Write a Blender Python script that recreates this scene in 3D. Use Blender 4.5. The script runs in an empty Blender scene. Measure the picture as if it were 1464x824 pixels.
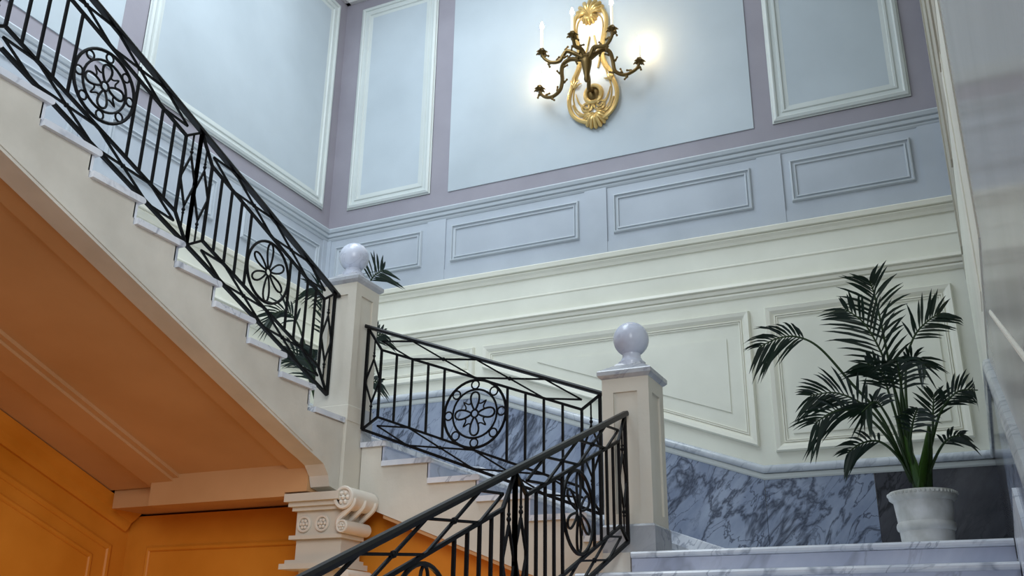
import bpy, bmesh, math, random
from mathutils import Vector, Matrix

# ------------------------------------------------------------------ camera
S = bpy.context.scene
COL = S.collection
cam_d = bpy.data.cameras.new('camera'); cam = bpy.data.objects.new('camera', cam_d); COL.objects.link(cam)
cam_d.sensor_width = 36.0; cam_d.lens = 1401.0 / 1464.0 * 36.0; cam_d.clip_start = 0.05; cam_d.clip_end = 200
def cam_axes(pitch, head, roll):
    t, h, r = map(math.radians, (pitch, head, roll))
    fwd = Vector((-math.sin(h) * math.cos(t), math.cos(h) * math.cos(t), math.sin(t)))
    ri = Vector((math.cos(h), math.sin(h), 0)); up = ri.cross(fwd)
    return ri * math.cos(r) + up * math.sin(r), up * math.cos(r) - ri * math.sin(r), fwd
r_, u_, f_ = cam_axes(21.04, 25.6, 0.782)
cam.matrix_world = Matrix(((r_.x, u_.x, -f_.x, 0), (r_.y, u_.y, -f_.y, 0), (r_.z, u_.z, -f_.z, 1.6), (0, 0, 0, 1)))
S.camera = cam

# ------------------------------------------------------------------ world, lights, exposure
S.view_settings.view_transform = 'Standard'; S.view_settings.look = 'None'
S.view_settings.exposure = 0.14; S.view_settings.gamma = 1.0; S.view_settings.use_curve_mapping = False
S.cycles.use_denoising = True
S.cycles.max_bounces = 6; S.cycles.diffuse_bounces = 4; S.cycles.glossy_bounces = 3
S.cycles.sample_clamp_indirect = 6.0
W = bpy.data.worlds.new('world'); S.world = W; W.use_nodes = True
bg = W.node_tree.nodes['Background']; bg.inputs[0].default_value = (0.74, 0.87, 1.0, 1); bg.inputs[1].default_value = 0.27
def area(name, loc, target, sx, sy, power, color):
    d = bpy.data.lights.new(name, 'AREA'); d.shape = 'RECTANGLE'; d.size = sx; d.size_y = sy; d.energy = power; d.color = color
    o = bpy.data.objects.new(name, d); COL.objects.link(o); o.location = loc
    o.rotation_euler = (Vector(target) - Vector(loc)).to_track_quat('-Z', 'Y').to_euler(); return o
def point(name, loc, power, color, r=0.05):
    d = bpy.data.lights.new(name, 'POINT'); d.energy = power; d.color = color; d.shadow_soft_size = r
    o = bpy.data.objects.new(name, d); COL.objects.link(o); o.location = loc; return o
area('skylight_daylight', (-4.8, 5.0, 10.9), (-4.8, 5.0, 0), 2.6, 6.0, 360, (0.80, 0.91, 1.0))
area('hall_window_daylight', (2.2, -3.6, 6.2), (-5.8, 6.5, 5.0), 5.0, 6.0, 640, (0.90, 0.95, 1.0))
TUNGSTEN = (1.0, 0.54, 0.13)
area('under_stair_lamp', (-5.9, 4.2, 0.5), (-5.9, 5.6, 3.5), 0.8, 0.8, 6.8, TUNGSTEN)
point('under_flight_lamp', (-3.6, 5.9, 0.9), 17, TUNGSTEN, 0.15)

# ------------------------------------------------------------------ materials
def lin(c):
    return tuple((x / 12.92 if x <= 0.04045 else ((x + 0.055) / 1.055) ** 2.4) for x in c) + (1,)
def mat(name):
    m = bpy.data.materials.new(name); m.use_nodes = True; nt = m.node_tree
    return m, nt, nt.nodes['Principled BSDF'], nt.nodes, nt.links
def ramp(ns, stops):
    r = ns.new('ShaderNodeValToRGB'); e = r.color_ramp.elements
    while len(e) < len(stops): e.new(0.5)
    for k, (p, c) in enumerate(stops): e[k].position = p; e[k].color = c
    return r
def paint(name, c, rough=0.55, mott=0.06, scale=1.6, bump=0.03, spec=0.4):
    m, nt, b, ns, ls = mat(name)
    geo = ns.new('ShaderNodeNewGeometry')
    n = ns.new('ShaderNodeTexNoise'); n.inputs['Scale'].default_value = scale; n.inputs['Detail'].default_value = 5
    ls.new(geo.outputs['Position'], n.inputs['Vector'])
    c0 = tuple(max(0, x - mott) for x in c); c1 = tuple(min(1, x + mott * 0.7) for x in c)
    r = ramp(ns, [(0.3, lin(c0)), (0.7, lin(c1))]); ls.new(n.outputs['Fac'], r.inputs['Fac'])
    ls.new(r.outputs['Color'], b.inputs['Base Color']); b.inputs['Roughness'].default_value = rough
    b.inputs['Specular IOR Level'].default_value = spec
    if bump:
        n2 = ns.new('ShaderNodeTexNoise'); n2.inputs['Scale'].default_value = 35; n2.inputs['Detail'].default_value = 3
        ls.new(geo.outputs['Position'], n2.inputs['Vector'])
        bp = ns.new('ShaderNodeBump'); bp.inputs['Strength'].default_value = bump; bp.inputs['Distance'].default_value = 0.02
        ls.new(n2.outputs['Fac'], bp.inputs['Height']); ls.new(bp.outputs['Normal'], b.inputs['Normal'])
    return m
def marble(name, base, cloud, vein, rough=0.2, vscale=1.3, width=0.035, seed=0.0, strength=1.0, turn=0.95):
    m, nt, b, ns, ls = mat(name)
    geo = ns.new('ShaderNodeNewGeometry')
    m0 = ns.new('ShaderNodeMapping'); m0.inputs['Rotation'].default_value = (0.15, turn, 0.1); ls.new(geo.outputs['Position'], m0.inputs['Vector'])
    mp = ns.new('ShaderNodeMapping'); mp.inputs['Location'].default_value = (seed, seed * 1.7, seed * 0.6)
    mp.inputs['Scale'].default_value = (0.6, 1.0, 1.5)
    ls.new(m0.outputs['Vector'], mp.inputs['Vector'])
    nz = ns.new('ShaderNodeTexNoise'); nz.inputs['Scale'].default_value = 2.6; nz.inputs['Detail'].default_value = 6; nz.inputs['Roughness'].default_value = 0.6
    ls.new(mp.outputs['Vector'], nz.inputs['Vector'])
    cl = ramp(ns, [(0.35, lin(base)), (0.68, lin(cloud))]); ls.new(nz.outputs['Fac'], cl.inputs['Fac'])
    # vein network: zero crossings of warped noise at two scales
    def veins(scale, w, dist, off):
        add = ns.new('ShaderNodeVectorMath'); add.operation = 'ADD'; add.inputs[1].default_value = (off, off, off)
        ls.new(mp.outputs['Vector'], add.inputs[0])
        v = ns.new('ShaderNodeTexNoise'); v.inputs['Scale'].default_value = scale; v.inputs['Detail'].default_value = 5
        v.inputs['Roughness'].default_value = 0.55; v.inputs['Distortion'].default_value = dist
        ls.new(add.outputs[0], v.inputs['Vector'])
        s = ns.new('ShaderNodeMath'); s.operation = 'SUBTRACT'; s.inputs[1].default_value = 0.5; ls.new(v.outputs['Fac'], s.inputs[0])
        a = ns.new('ShaderNodeMath'); a.operation = 'ABSOLUTE'; ls.new(s.outputs[0], a.inputs[0])
        r = ramp(ns, [(0.0, (1, 1, 1, 1)), (w, (0, 0, 0, 1))]); ls.new(a.outputs[0], r.inputs['Fac'])
        return r
    v1 = veins(vscale, width, 0.4, 0.0); v2 = veins(vscale * 2.3, width * 0.7, 0.6, 7.3)
    mk = ns.new('ShaderNodeTexNoise'); mk.inputs['Scale'].default_value = 1.4; ls.new(mp.outputs['Vector'], mk.inputs['Vector'])
    mr = ramp(ns, [(0.32, (0, 0, 0, 1)), (0.55, (1, 1, 1, 1))]); ls.new(mk.outputs['Fac'], mr.inputs['Fac'])
    m2 = ns.new('ShaderNodeMath'); m2.operation = 'MULTIPLY'; ls.new(v2.outputs['Color'], m2.inputs[0]); ls.new(mr.outputs['Color'], m2.inputs[1])
    mx = ns.new('ShaderNodeMath'); mx.operation = 'MAXIMUM'; ls.new(v1.outputs['Color'], mx.inputs[0]); ls.new(m2.outputs[0], mx.inputs[1])
    st = ns.new('ShaderNodeMath'); st.operation = 'MULTIPLY'; st.inputs[1].default_value = strength; ls.new(mx.outputs[0], st.inputs[0])
    mix = ns.new('ShaderNodeMix'); mix.data_type = 'RGBA'; mix.inputs['B'].default_value = lin(vein)
    ls.new(st.outputs[0], mix.inputs['Factor']); ls.new(cl.outputs['Color'], mix.inputs['A'])
    ls.new(mix.outputs['Result'], b.inputs['Base Color']); b.inputs['Roughness'].default_value = rough
    return m
def plain(name, c, rough=0.5, metal=0.0, emit=None, strength=0.0, spec=0.5):
    m, nt, b, ns, ls = mat(name); b.inputs['Base Color'].default_value = lin(c)
    b.inputs['Roughness'].default_value = rough; b.inputs['Metallic'].default_value = metal; b.inputs['Specular IOR Level'].default_value = spec
    if emit: b.inputs['Emission Color'].default_value = emit; b.inputs['Emission Strength'].default_value = strength
    return m

M_CREAM = paint('cream_paint', (0.90, 0.90, 0.845), 0.45, 0.03)
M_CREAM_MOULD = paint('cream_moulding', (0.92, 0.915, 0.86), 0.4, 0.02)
M_GREY = paint('blue_grey_paint', (0.70, 0.73, 0.765), 0.5, 0.03)
M_FILLET = paint('pale_grey_fillet', (0.80, 0.82, 0.81), 0.4, 0.02)
M_GREY_MOULD = paint('blue_grey_moulding', (0.735, 0.765, 0.79), 0.45, 0.02)
M_MAUVE = paint('mauve_paint', (0.59, 0.575, 0.61), 0.55, 0.025)
M_PANEL = paint('pale_blue_paint', (0.715, 0.755, 0.78), 0.5, 0.03, 1.0)
M_UPMOULD = paint('pale_green_grey_moulding', (0.79, 0.815, 0.805), 0.45, 0.02)
M_STUCCO = paint('beige_stucco', (0.82, 0.80, 0.755), 0.6, 0.05, 2.2, 0.08)
M_POST = paint('beige_post_paint', (0.83, 0.805, 0.75), 0.55, 0.03, 2.0, 0.05)
M_LAMPLIT = paint('lamplit_ochre_paint', (0.80, 0.50, 0.13), 0.5, 0.06, 1.2)  # lamp's warm light partly put into the wall colour
M_SOFFIT = paint('buff_soffit_paint', (0.78, 0.60, 0.42), 0.6, 0.04, 1.0)
M_RIGHT = paint('grey_glossy_plaster', (0.72, 0.72, 0.71), 0.18, 0.03, 1.3, 0.015, 0.5)
M_PILASTER = paint('putty_paint', (0.70, 0.68, 0.62), 0.45, 0.03)
M_CEIL = paint('ceiling_paint', (0.80, 0.80, 0.80), 0.6, 0.02)
M_FLOOR = marble('floor_marble', (0.55, 0.50, 0.44), (0.66, 0.61, 0.55), (0.40, 0.36, 0.32), 0.3)
M_WHITE = marble('white_marble', (0.80, 0.82, 0.86), (0.90, 0.91, 0.93), (0.50, 0.53, 0.60), 0.22, 0.9, 0.022, 1.3, 0.7)
M_RISER = marble('riser_marble', (0.71, 0.74, 0.82), (0.80, 0.82, 0.885), (0.55, 0.56, 0.62), 0.25, 0.8, 0.02, 4.1, 0.5)
M_BLUE = marble('blue_grey_marble', (0.49, 0.535, 0.625), (0.62, 0.66, 0.735), (0.10, 0.12, 0.19), 0.16, 1.7, 0.032, 2.2, 0.8)
M_DARK = marble('shaded_dark_grey_marble', (0.20, 0.20, 0.225), (0.31, 0.31, 0.335), (0.06, 0.06, 0.075), 0.16, 1.2, 0.035, 8.2, 0.85)  # darker slabs, with part of the corner's shade put into their colour
M_CAP = marble('grey_cap_marble', (0.75, 0.775, 0.80), (0.84, 0.86, 0.88), (0.56, 0.59, 0.64), 0.18, 1.2, 0.02, 5.5, 0.5)
M_BALL = marble('ball_marble', (0.74, 0.76, 0.82), (0.84, 0.86, 0.91), (0.58, 0.60, 0.68), 0.25, 1.6, 0.02, 3.3, 0.4)
M_PLINTH = marble('plinth_marble', (0.62, 0.63, 0.65), (0.73, 0.735, 0.75), (0.42, 0.44, 0.50), 0.25, 1.6, 0.02, 6.3, 0.5)
M_IRON = plain('black_wrought_iron', (0.012, 0.012, 0.020), 0.5, spec=0.18)
M_RAIL = plain('dark_handrail_paint', (0.02, 0.02, 0.03), 0.38, spec=0.35)
M_GOLD = plain('gilded_metal', (0.84, 0.72, 0.47), 0.36, 0.65)
M_BRONZE = plain('aged_bronze', (0.40, 0.32, 0.17), 0.42, 0.75)
M_PORC = plain('white_porcelain', (0.90, 0.89, 0.86), 0.25)
M_CANDLE = plain('bulb_lit_ivory_sleeve', (0.95, 0.93, 0.86), 0.4, 0, (1, 0.9, 0.7, 1), 0.35)  # faint emission imitates bulb light on the sleeve
M_BULB = plain('lit_flame_bulb', (1, 0.95, 0.85), 0.3, 0, (1.0, 0.86, 0.58, 1), 40.0)
M_POT = paint('weathered_white_ceramic', (0.92, 0.92, 0.89), 0.4, 0.15, 5.0, 0.05)
M_SOIL = plain('dark_soil', (0.10, 0.08, 0.06), 0.9)
M_LEAF = paint('palm_leaf_green', (0.07, 0.16, 0.10), 0.42, 0.03, 9.0, 0.0, 0.5)
M_STALK = paint('palm_stalk_green', (0.15, 0.24, 0.09), 0.45, 0.03, 9.0, 0.0)

# ------------------------------------------------------------------ mesh helpers
class MB:
    def __init__(s): s.v = []; s.f = []
    def add(s, vs, fs):
        k = len(s.v); s.v += [tuple(v) for v in vs]; s.f += [tuple(i + k for i in f) for f in fs]; return s
    def box(s, x0, x1, y0, y1, z0, z1):
        vs = [(x, y, z) for x in (x0, x1) for y in (y0, y1) for z in (z0, z1)]
        return s.add(vs, [(0, 1, 3, 2), (4, 6, 7, 5), (0, 4, 5, 1), (2, 3, 7, 6), (0, 2, 6, 4), (1, 5, 7, 3)])
    def bar(s, p, q, w, h=None, side=None):
        p, q = Vector(p), Vector(q); d = (q - p).normalized(); h = h or w
        side = Vector(side) if side else Vector((0, 0, 1))
        a = d.cross(side)
        if a.length < 1e-4: a = d.cross(Vector((1, 0, 0)))
        a.normalize(); b = a.cross(d); a *= w / 2; b *= h / 2
        vs = [e + i * a + j * b for e in (p, q) for i, j in ((-1, -1), (1, -1), (1, 1), (-1, 1))]
        return s.add(vs, [(0, 1, 2, 3), (7, 6, 5, 4), (0, 4, 5, 1), (1, 5, 6, 2), (2, 6, 7, 3), (3, 7, 4, 0)])
    def tube(s, pts, r, n=6, closed=False, flat=1.0):
        pts = [Vector(p) for p in pts]; N = len(pts); rs = r if isinstance(r, (list, tuple)) else [r] * N
        vs = []; prev = None
        for i, p in enumerate(pts):
            if closed: t = pts[(i + 1) % N] - pts[i - 1]
            else: t = pts[min(i + 1, N - 1)] - pts[max(i - 1, 0)]
            t.normalize()
            if prev is None:
                a = t.cross(Vector((0, 0, 1)))
                if a.length < 0.05: a = t.cross(Vector((0, 1, 0)))
            else: a = prev - t * prev.dot(t)
            a.normalize(); prev = a; b = t.cross(a)
            vs += [p + (a * math.cos(2 * math.pi * k / n) + b * flat * math.sin(2 * math.pi * k / n)) * rs[i] for k in range(n)]
        fs = []
        for i in range(N if closed else N - 1):
            j = (i + 1) % N
            for k in range(n):
                l = (k + 1) % n; fs.append((i * n + k, i * n + l, j * n + l, j * n + k))
        if not closed: fs += [tuple(range(n))[::-1], tuple(range((N - 1) * n, N * n))]
        return s.add(vs, fs)
    def lathe(s, prof, c, n=32, square=False):
        vs = []; fs = []
        for (r, z) in prof:
            vs += [(c[0] + r * math.cos(2 * math.pi * k / n + (math.pi / 4 if square else 0)), c[1] + r * math.sin(2 * math.pi * k / n + (math.pi / 4 if square else 0)), c[2] + z) for k in range(n)]
        for i in range(len(prof) - 1):
            for k in range(n):
                l = (k + 1) % n; fs.append((i * n + k, i * n + l, (i + 1) * n + l, (i + 1) * n + k))
        fs += [tuple(range(n))[::-1], tuple(range((len(prof) - 1) * n, len(prof) * n))]
        return s.add(vs, fs)
    def ball(s, c, r, n=24, sc=(1, 1, 1)):
        prof = []
        vs = []; fs = []; m = n // 2
        for i in range(m + 1):
            a = math.pi * i / m
            for k in range(n):
                t = 2 * math.pi * k / n
                vs.append((c[0] + sc[0] * r * math.sin(a) * math.cos(t), c[1] + sc[1] * r * math.sin(a) * math.sin(t), c[2] + sc[2] * r * math.cos(a)))
        for i in range(m):
            for k in range(n):
                l = (k + 1) % n; fs.append((i * n + k, i * n + l, (i + 1) * n + l, (i + 1) * n + k))
        return s.add(vs, fs)
    def prism(s, poly, mp, h0, h1):
        n = len(poly); vs = [mp(a, b, h0) for a, b in poly] + [mp(a, b, h1) for a, b in poly]
        fs = [tuple(range(n))[::-1], tuple(range(n, 2 * n))] + [(i, (i + 1) % n, n + (i + 1) % n, n + i) for i in range(n)]
        return s.add(vs, fs)
    def sweep(s, line, prof, mp, closed=False):
        """profile (distance to the left of the line, height off the plane) swept with mitred corners"""
        n = len(line); P = [Vector((a, b)) for a, b in line]; dirs = []
        for i in range(n):
            if closed or i < n - 1: dirs.append((P[(i + 1) % n] - P[i]).normalized())
            else: dirs.append(dirs[-1])
        offs = []
        for i in range(n):
            d1 = dirs[i]; d0 = dirs[i - 1] if (closed or i > 0) else d1
            n0 = Vector((-d0.y, d0.x)); n1 = Vector((-d1.y, d1.x)); m = n0 + n1
            offs.append(m / max(0.15, m.dot(n1)))
        k = len(prof); vs = [mp(*(P[i] + offs[i] * d), h) for i in range(n) for d, h in prof]; fs = []
        for i in range(n if closed else n - 1):
            j = (i + 1) % n
            for q in range(k - 1): fs.append((i * k + q, i * k + q + 1, j * k + q + 1, j * k + q))
            fs.append((i * k + k - 1, i * k, j * k, j * k + k - 1))
        if not closed: fs += [tuple(range(k)), tuple(range((n - 1) * k, n * k))[::-1]]
        return s.add(vs, fs)
    def obj(s, name, m, parent=None, smooth=False, origin=None):
        bm = bmesh.new(); o0 = Vector(parent_loc(parent)) if parent else Vector(origin or (0, 0, 0))
        bv = [bm.verts.new(Vector(v) - o0) for v in s.v]
        for f in s.f:
            try: bm.faces.new([bv[i] for i in f])
            except ValueError: pass
        bmesh.ops.recalc_face_normals(bm, faces=bm.faces)
        me = bpy.data.meshes.new(name); bm.to_mesh(me); bm.free()
        if smooth:
            for p in me.polygons: p.use_smooth = True
            me.set_sharp_from_angle(angle=math.radians(40))
        me.materials.append(m); o = bpy.data.objects.new(name, me); COL.objects.link(o)
        if parent: o.parent = parent
        else: o.location = o0
        return o
def parent_loc(o):
    l = Vector(o.location)
    while o.parent: o = o.parent; l += Vector(o.location)
    return l
def thing(name, label, cat, loc, group=None):
    o = bpy.data.objects.new(name, None); COL.objects.link(o); o.location = loc; o.empty_display_size = 0.2
    o['label'] = label; o['category'] = cat
    if group: o['group'] = group
    return o
def setting(o): o['kind'] = 'structure'; return o
def smooth_path(pts, k=6):
    P = [Vector(p) for p in pts]; out = []
    for i in range(len(P) - 1):
        a, b, c, d = P[max(i - 1, 0)], P[i], P[i + 1], P[min(i + 2, len(P) - 1)]
        for j in range(k):
            t = j / k
            out.append(0.5 * ((2 * b) + (c - a) * t + (2 * a - 5 * b + 4 * c - d) * t * t + (3 * b - a - 3 * c + d) * t ** 3))
    out.append(P[-1]); return out

# ---- measured curves (metres)
PALM_ONE = {'top': [(-0.475, 8.3, 2.973), (-0.507, 8.25, 3.524), (-0.534, 8.2, 4.01), (-0.55, 8.15, 4.298), (-0.569, 8.1, 4.511), (-0.587, 8.05, 4.595)], 'mid': [(-0.475, 8.3, 2.973), (-0.485, 8.2, 3.454), (-0.515, 8.05, 3.734), (-0.567, 7.95, 3.972), (-0.654, 7.85, 4.175), (-0.774, 7.75, 4.277)], 'farleft': [(-0.485, 8.3, 2.974), (-0.63, 8.2, 3.467), (-0.826, 8.1, 3.763), (-1.029, 8.0, 4.055), (-1.191, 7.95, 4.157), (-1.341, 7.9, 4.149), (-1.492, 7.85, 4.075)], 'upright_right': [(-0.45, 8.3, 2.972), (-0.447, 8.3, 3.53), (-0.403, 8.3, 3.934), (-0.31, 8.3, 4.162), (-0.188, 8.3, 4.278), (-0.097, 8.3, 4.326)], 'left': [(-0.485, 8.3, 2.974), (-0.602, 8.2, 3.352), (-0.746, 8.05, 3.558), (-0.936, 7.95, 3.656), (-1.119, 7.9, 3.639)], 'lowleft': [(-0.475, 8.3, 2.973), (-0.594, 8.15, 3.285), (-0.76, 7.95, 3.469), (-0.933, 7.8, 3.473), (-1.092, 7.75, 3.377)], 'bottomleft': [(-0.463, 8.3, 2.946), (-0.547, 8.2, 3.153), (-0.659, 8.05, 3.259), (-0.785, 7.95, 3.238), (-0.891, 7.9, 3.161)], 'right': [(-0.393, 8.3, 2.941), (-0.291, 8.3, 3.291), (-0.186, 8.25, 3.522), (-0.052, 8.2, 3.638), (0.087, 8.15, 3.622)], 'spike': [(-0.409, 8.3, 2.969), (-0.296, 8.3, 3.291), (-0.257, 8.3, 3.512), (-0.233, 8.3, 3.653)], 'front': [(-0.46, 8.3, 2.972), (-0.45, 8.1, 3.374), (-0.438, 7.85, 3.591), (-0.43, 7.6, 3.717), (-0.431, 7.4, 3.716)], 'lowright': [(-0.393, 8.3, 2.941), (-0.269, 8.25, 3.169), (-0.172, 8.2, 3.272), (-0.069, 8.15, 3.286)], 'lowfront': [(-0.44, 8.3, 2.971), (-0.445, 8.1, 3.208), (-0.396, 7.9, 3.353), (-0.34, 7.7, 3.41)], 'rightmid': [(-0.47, 8.3, 2.973), (-0.478, 8.2, 3.51), (-0.434, 8.1, 3.796), (-0.332, 8.0, 3.888), (-0.257, 7.95, 3.809)], 'centre_left': [(-0.47, 8.3, 2.973), (-0.543, 8.1, 3.326), (-0.598, 7.9, 3.481), (-0.636, 7.7, 3.492), (-0.725, 7.6, 3.397)], 'heart': [(-0.47, 8.3, 2.973), (-0.517, 8.2, 3.401), (-0.555, 8.1, 3.665), (-0.573, 8.0, 3.784), (-0.669, 7.9, 3.854)]}
PALM_TWO = {'over_post': [(-5.576, 7.5, 3.828), (-5.329, 7.45, 4.412), (-5.133, 7.4, 4.869), (-4.985, 7.3, 5.042), (-4.797, 7.2, 5.061)], 'upright': [(-5.608, 7.5, 3.831), (-5.632, 7.5, 4.392), (-5.613, 7.5, 4.715), (-5.56, 7.45, 4.875)], 'left': [(-5.633, 7.5, 3.833), (-5.74, 7.4, 4.377), (-5.827, 7.3, 4.703), (-5.906, 7.2, 4.805), (-5.99, 7.1, 4.748)], 'low_left': [(-5.633, 7.5, 3.833), (-5.644, 7.3, 4.163), (-5.71, 7.2, 4.331), (-5.761, 7.1, 4.364)], 'right': [(-5.551, 7.5, 3.826), (-5.271, 7.5, 4.279), (-5.09, 7.5, 4.503), (-4.917, 7.45, 4.514)], 'right_low': [(-5.551, 7.5, 3.826), (-5.291, 7.5, 4.039), (-5.097, 7.5, 4.087), (-4.906, 7.45, 4.033)], 'dark': [(-5.608, 7.5, 3.831), (-5.514, 7.3, 4.08), (-5.423, 7.1, 4.221), (-5.304, 6.9, 4.25)], 'tall': [(-5.592, 7.5, 3.829), (-5.639, 7.6, 4.422), (-5.713, 7.7, 4.904), (-5.85, 7.7, 5.153), (-5.943, 7.65, 5.211)], 'bushy': [(-5.592, 7.5, 3.829), (-5.561, 7.4, 4.077), (-5.553, 7.3, 4.222), (-5.598, 7.2, 4.269)], 'front': [(-5.592, 7.5, 3.829), (-5.535, 7.3, 4.049), (-5.464, 7.1, 4.158), (-5.476, 7.0, 4.219)]}
SCONCE_ARMS = {'upper left': [(-3.463, 9.15, 8.234), (-3.538, 9.136, 8.295), (-3.682, 9.121, 8.393), (-3.738, 9.107, 8.333), (-3.778, 9.093, 8.261), (-3.878, 9.079, 8.264), (-3.964, 9.064, 8.337), (-3.984, 9.05, 8.409)], 'inner left': [(-3.463, 9.15, 8.234), (-3.485, 9.116, 8.317), (-3.501, 9.082, 8.35), (-3.555, 9.048, 8.376), (-3.563, 9.014, 8.439), (-3.564, 8.98, 8.484)], 'inner right': [(-3.44, 9.15, 8.227), (-3.403, 9.136, 8.267), (-3.355, 9.121, 8.348), (-3.286, 9.107, 8.332), (-3.201, 9.093, 8.311), (-3.137, 9.079, 8.361), (-3.102, 9.064, 8.418), (-3.098, 9.05, 8.474)], 'outer right': [(-3.441, 9.15, 8.211), (-3.382, 9.173, 8.272), (-3.331, 9.195, 8.323), (-3.258, 9.218, 8.355), (-3.197, 9.241, 8.314), (-3.175, 9.264, 8.219), (-3.162, 9.286, 8.088), (-3.114, 9.309, 8.038), (-3.054, 9.332, 8.02), (-2.992, 9.355, 8.045), (-2.918, 9.377, 8.102), (-2.894, 9.4, 8.193)], 'lower left': [(-3.463, 9.15, 8.217), (-3.569, 9.175, 8.279), (-3.685, 9.2, 8.326), (-3.779, 9.225, 8.302), (-3.813, 9.25, 8.226), (-3.816, 9.275, 8.11), (-3.858, 9.3, 8.003), (-3.953, 9.325, 7.96), (-4.057, 9.35, 7.984), (-4.131, 9.375, 8.059), (-4.166, 9.4, 8.15)]}
BULBS = {'upper left': (-4.001, 9.05, 8.787), 'inner left': (-3.563, 8.98, 8.818), 'inner right': (-3.089, 9.05, 8.857), 'outer right': (-2.885, 9.4, 8.488), 'lower left': (-4.172, 9.4, 8.353)}

# ------------------------------------------------------------------ dimensions (metres, floor z = 0)
YB, XL, XR, TOP = 9.6, -7.3, 0.16, 10.95      # back wall, left wall, right wall, ceiling
L1, L2 = 2.292, 3.437                          # landings
R1, G1, N1 = L1 / 14, 0.416, 6.2               # first flight: rise, going, Y of the top nosing
R2, G2 = (L2 - L1) / 7, 0.43                   # second flight
R3, G3 = 0.147, 0.383                         # third flight
UP = L2 + 0.158 + 17 * R3                      # upper floor
back = lambda s, z, h: (s, YB - h, z)
left = lambda s, z, h: (XL + h, s, z)
right = lambda s, z, h: (XR - h, s, z)

# ------------------------------------------------------------------ the setting
floor = setting(MB().box(-9, 6, -8, YB + 0.3, -0.2, 0).obj('floor', M_FLOOR))
wall_back = setting(MB().box(XL - 0.3, XR + 0.5, YB, YB + 0.3, 0, TOP).obj('wall_back', M_MAUVE))
wall_left = setting(MB().box(XL - 0.3, XL, -4, YB, 0, TOP).obj('wall_left', M_MAUVE))
wall_right = setting(MB().box(XR, XR + 0.4, 1.2, YB, 0, TOP).obj('wall_right', M_RIGHT))
mb = MB()
for b in ((XL - 0.3, 0.6, -4, 1.2), (XL - 0.3, 0.6, 8.0, YB + 0.3), (XL - 0.3, -6.2, 1.2, 8.0), (-0.9, 0.6, 1.2, 8.0)):
    mb.box(b[0], b[1], b[2], b[3], TOP, TOP + 0.25)
ceiling = setting(mb.obj('ceiling', M_CEIL))
CORN = [(0, 0), (0.0, 0.06), (0.05, 0.08), (0.10, 0.10), (0.16, 0.14), (0.22, 0.20), (0.30, 0.28), (0.36, 0.30), (0.36, 0.34), (0.45, 0.36), (0.45, 0)]
for m, w, a, b in ((back, wall_back, XL, XR), (left, wall_left, -4, YB)):
    MB().sweep([(a, 10.49), (b, 10.49)], CORN, m).obj('cornice', M_CEIL, w)

# running mouldings: (z bottom, profile)
def run(w, m, name, material, a, b, z, prof):
    MB().sweep([(a, z), (b, z)], prof, m).obj(name, material, w)
RAIL = [(0, 0), (0, 0.012), (0.02, 0.025), (0.035, 0.028), (0.04, 0.018), (0.05, 0.045), (0.085, 0.052), (0.09, 0.04), (0.10, 0.066), (0.135, 0.08), (0.15, 0.075), (0.155, 0)]
SILL = [(0, 0), (0, 0.025), (0.03, 0.04), (0.055, 0.065), (0.065, 0.065), (0.07, 0.05), (0.08, 0.085), (0.125, 0.096), (0.135, 0.09), (0.135, 0)]
BEAD = [(0, 0), (0, 0.008), (0.008, 0.016), (0.02, 0.016), (0.028, 0.006), (0.028, 0)]
BAND = [(0, 0), (0, 0.02), (0.03, 0.04), (0.05, 0.04), (0.055, 0.02), (0.065, 0.05), (0.10, 0.06), (0.105, 0.05), (0.115, 0.082), (0.15, 0.07), (0.155, 0)]
for m, w, a, b in ((back, wall_back, XL, XR), (left, wall_left, -4, YB)):
    MB().prism([(a, 3.0), (b, 3.0), (b, 5.80), (a, 5.80)], m, 0, 0.006).obj('cream_field', M_CREAM, w)
    MB().prism([(a, 5.80), (b, 5.80), (b, 6.76), (a, 6.76)], m, 0, 0.006).obj('grey_field', M_GREY, w)
    run(w, m, 'chair_rail', M_GREY_MOULD, a, b, 6.745, RAIL)
    run(w, m, 'dado_sill', M_CREAM_MOULD, a, b, 5.77, SILL)
    run(w, m, 'bead_moulding', M_CREAM_MOULD, a, b, 5.535, BEAD)
    run(w, m, 'band_moulding', M_CREAM_MOULD, a, b, 5.17, BAND)

rect = lambda a, b, c, d: [(a, c), (b, c), (b, d), (a, d)]
BIGF = [(0, 0), (0, 0.012), (0.012, 0.014), (0.02, 0.035), (0.05, 0.045), (0.065, 0.038), (0.07, 0.022), (0.11, 0.018), (0.12, 0.03), (0.14, 0.03), (0.15, 0.012), (0.19, 0.008), (0.195, 0)]
SMALLF = [(0, 0), (0, 0.014), (0.01, 0.034), (0.024, 0.036), (0.03, 0.014), (0.048, 0.010), (0.052, 0.028), (0.066, 0.026), (0.072, 0)]
CREAMF = [(0, 0), (0, 0.03), (0.012, 0.055), (0.05, 0.045), (0.086, 0.014), (0.09, 0.028), (0.10, 0.028), (0.104, 0.012), (0.108, 0.022), (0.118, 0.02), (0.122, 0)]
def upper_panel(w, m, a, b, z0, z1):
    MB().prism(rect(a, b, z0, z1), m, 0, 0.007).obj('panel_field', M_PANEL, w)
    MB().sweep(rect(a, b, z0, z1), BIGF, m, True).obj('panel_frame', M_UPMOULD, w)
def flat_panel(w, m, a, b, z0, z1):
    MB().prism(rect(a, b, z0, z1), m, 0, 0.012).obj('panel_field', M_PANEL, w)
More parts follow.
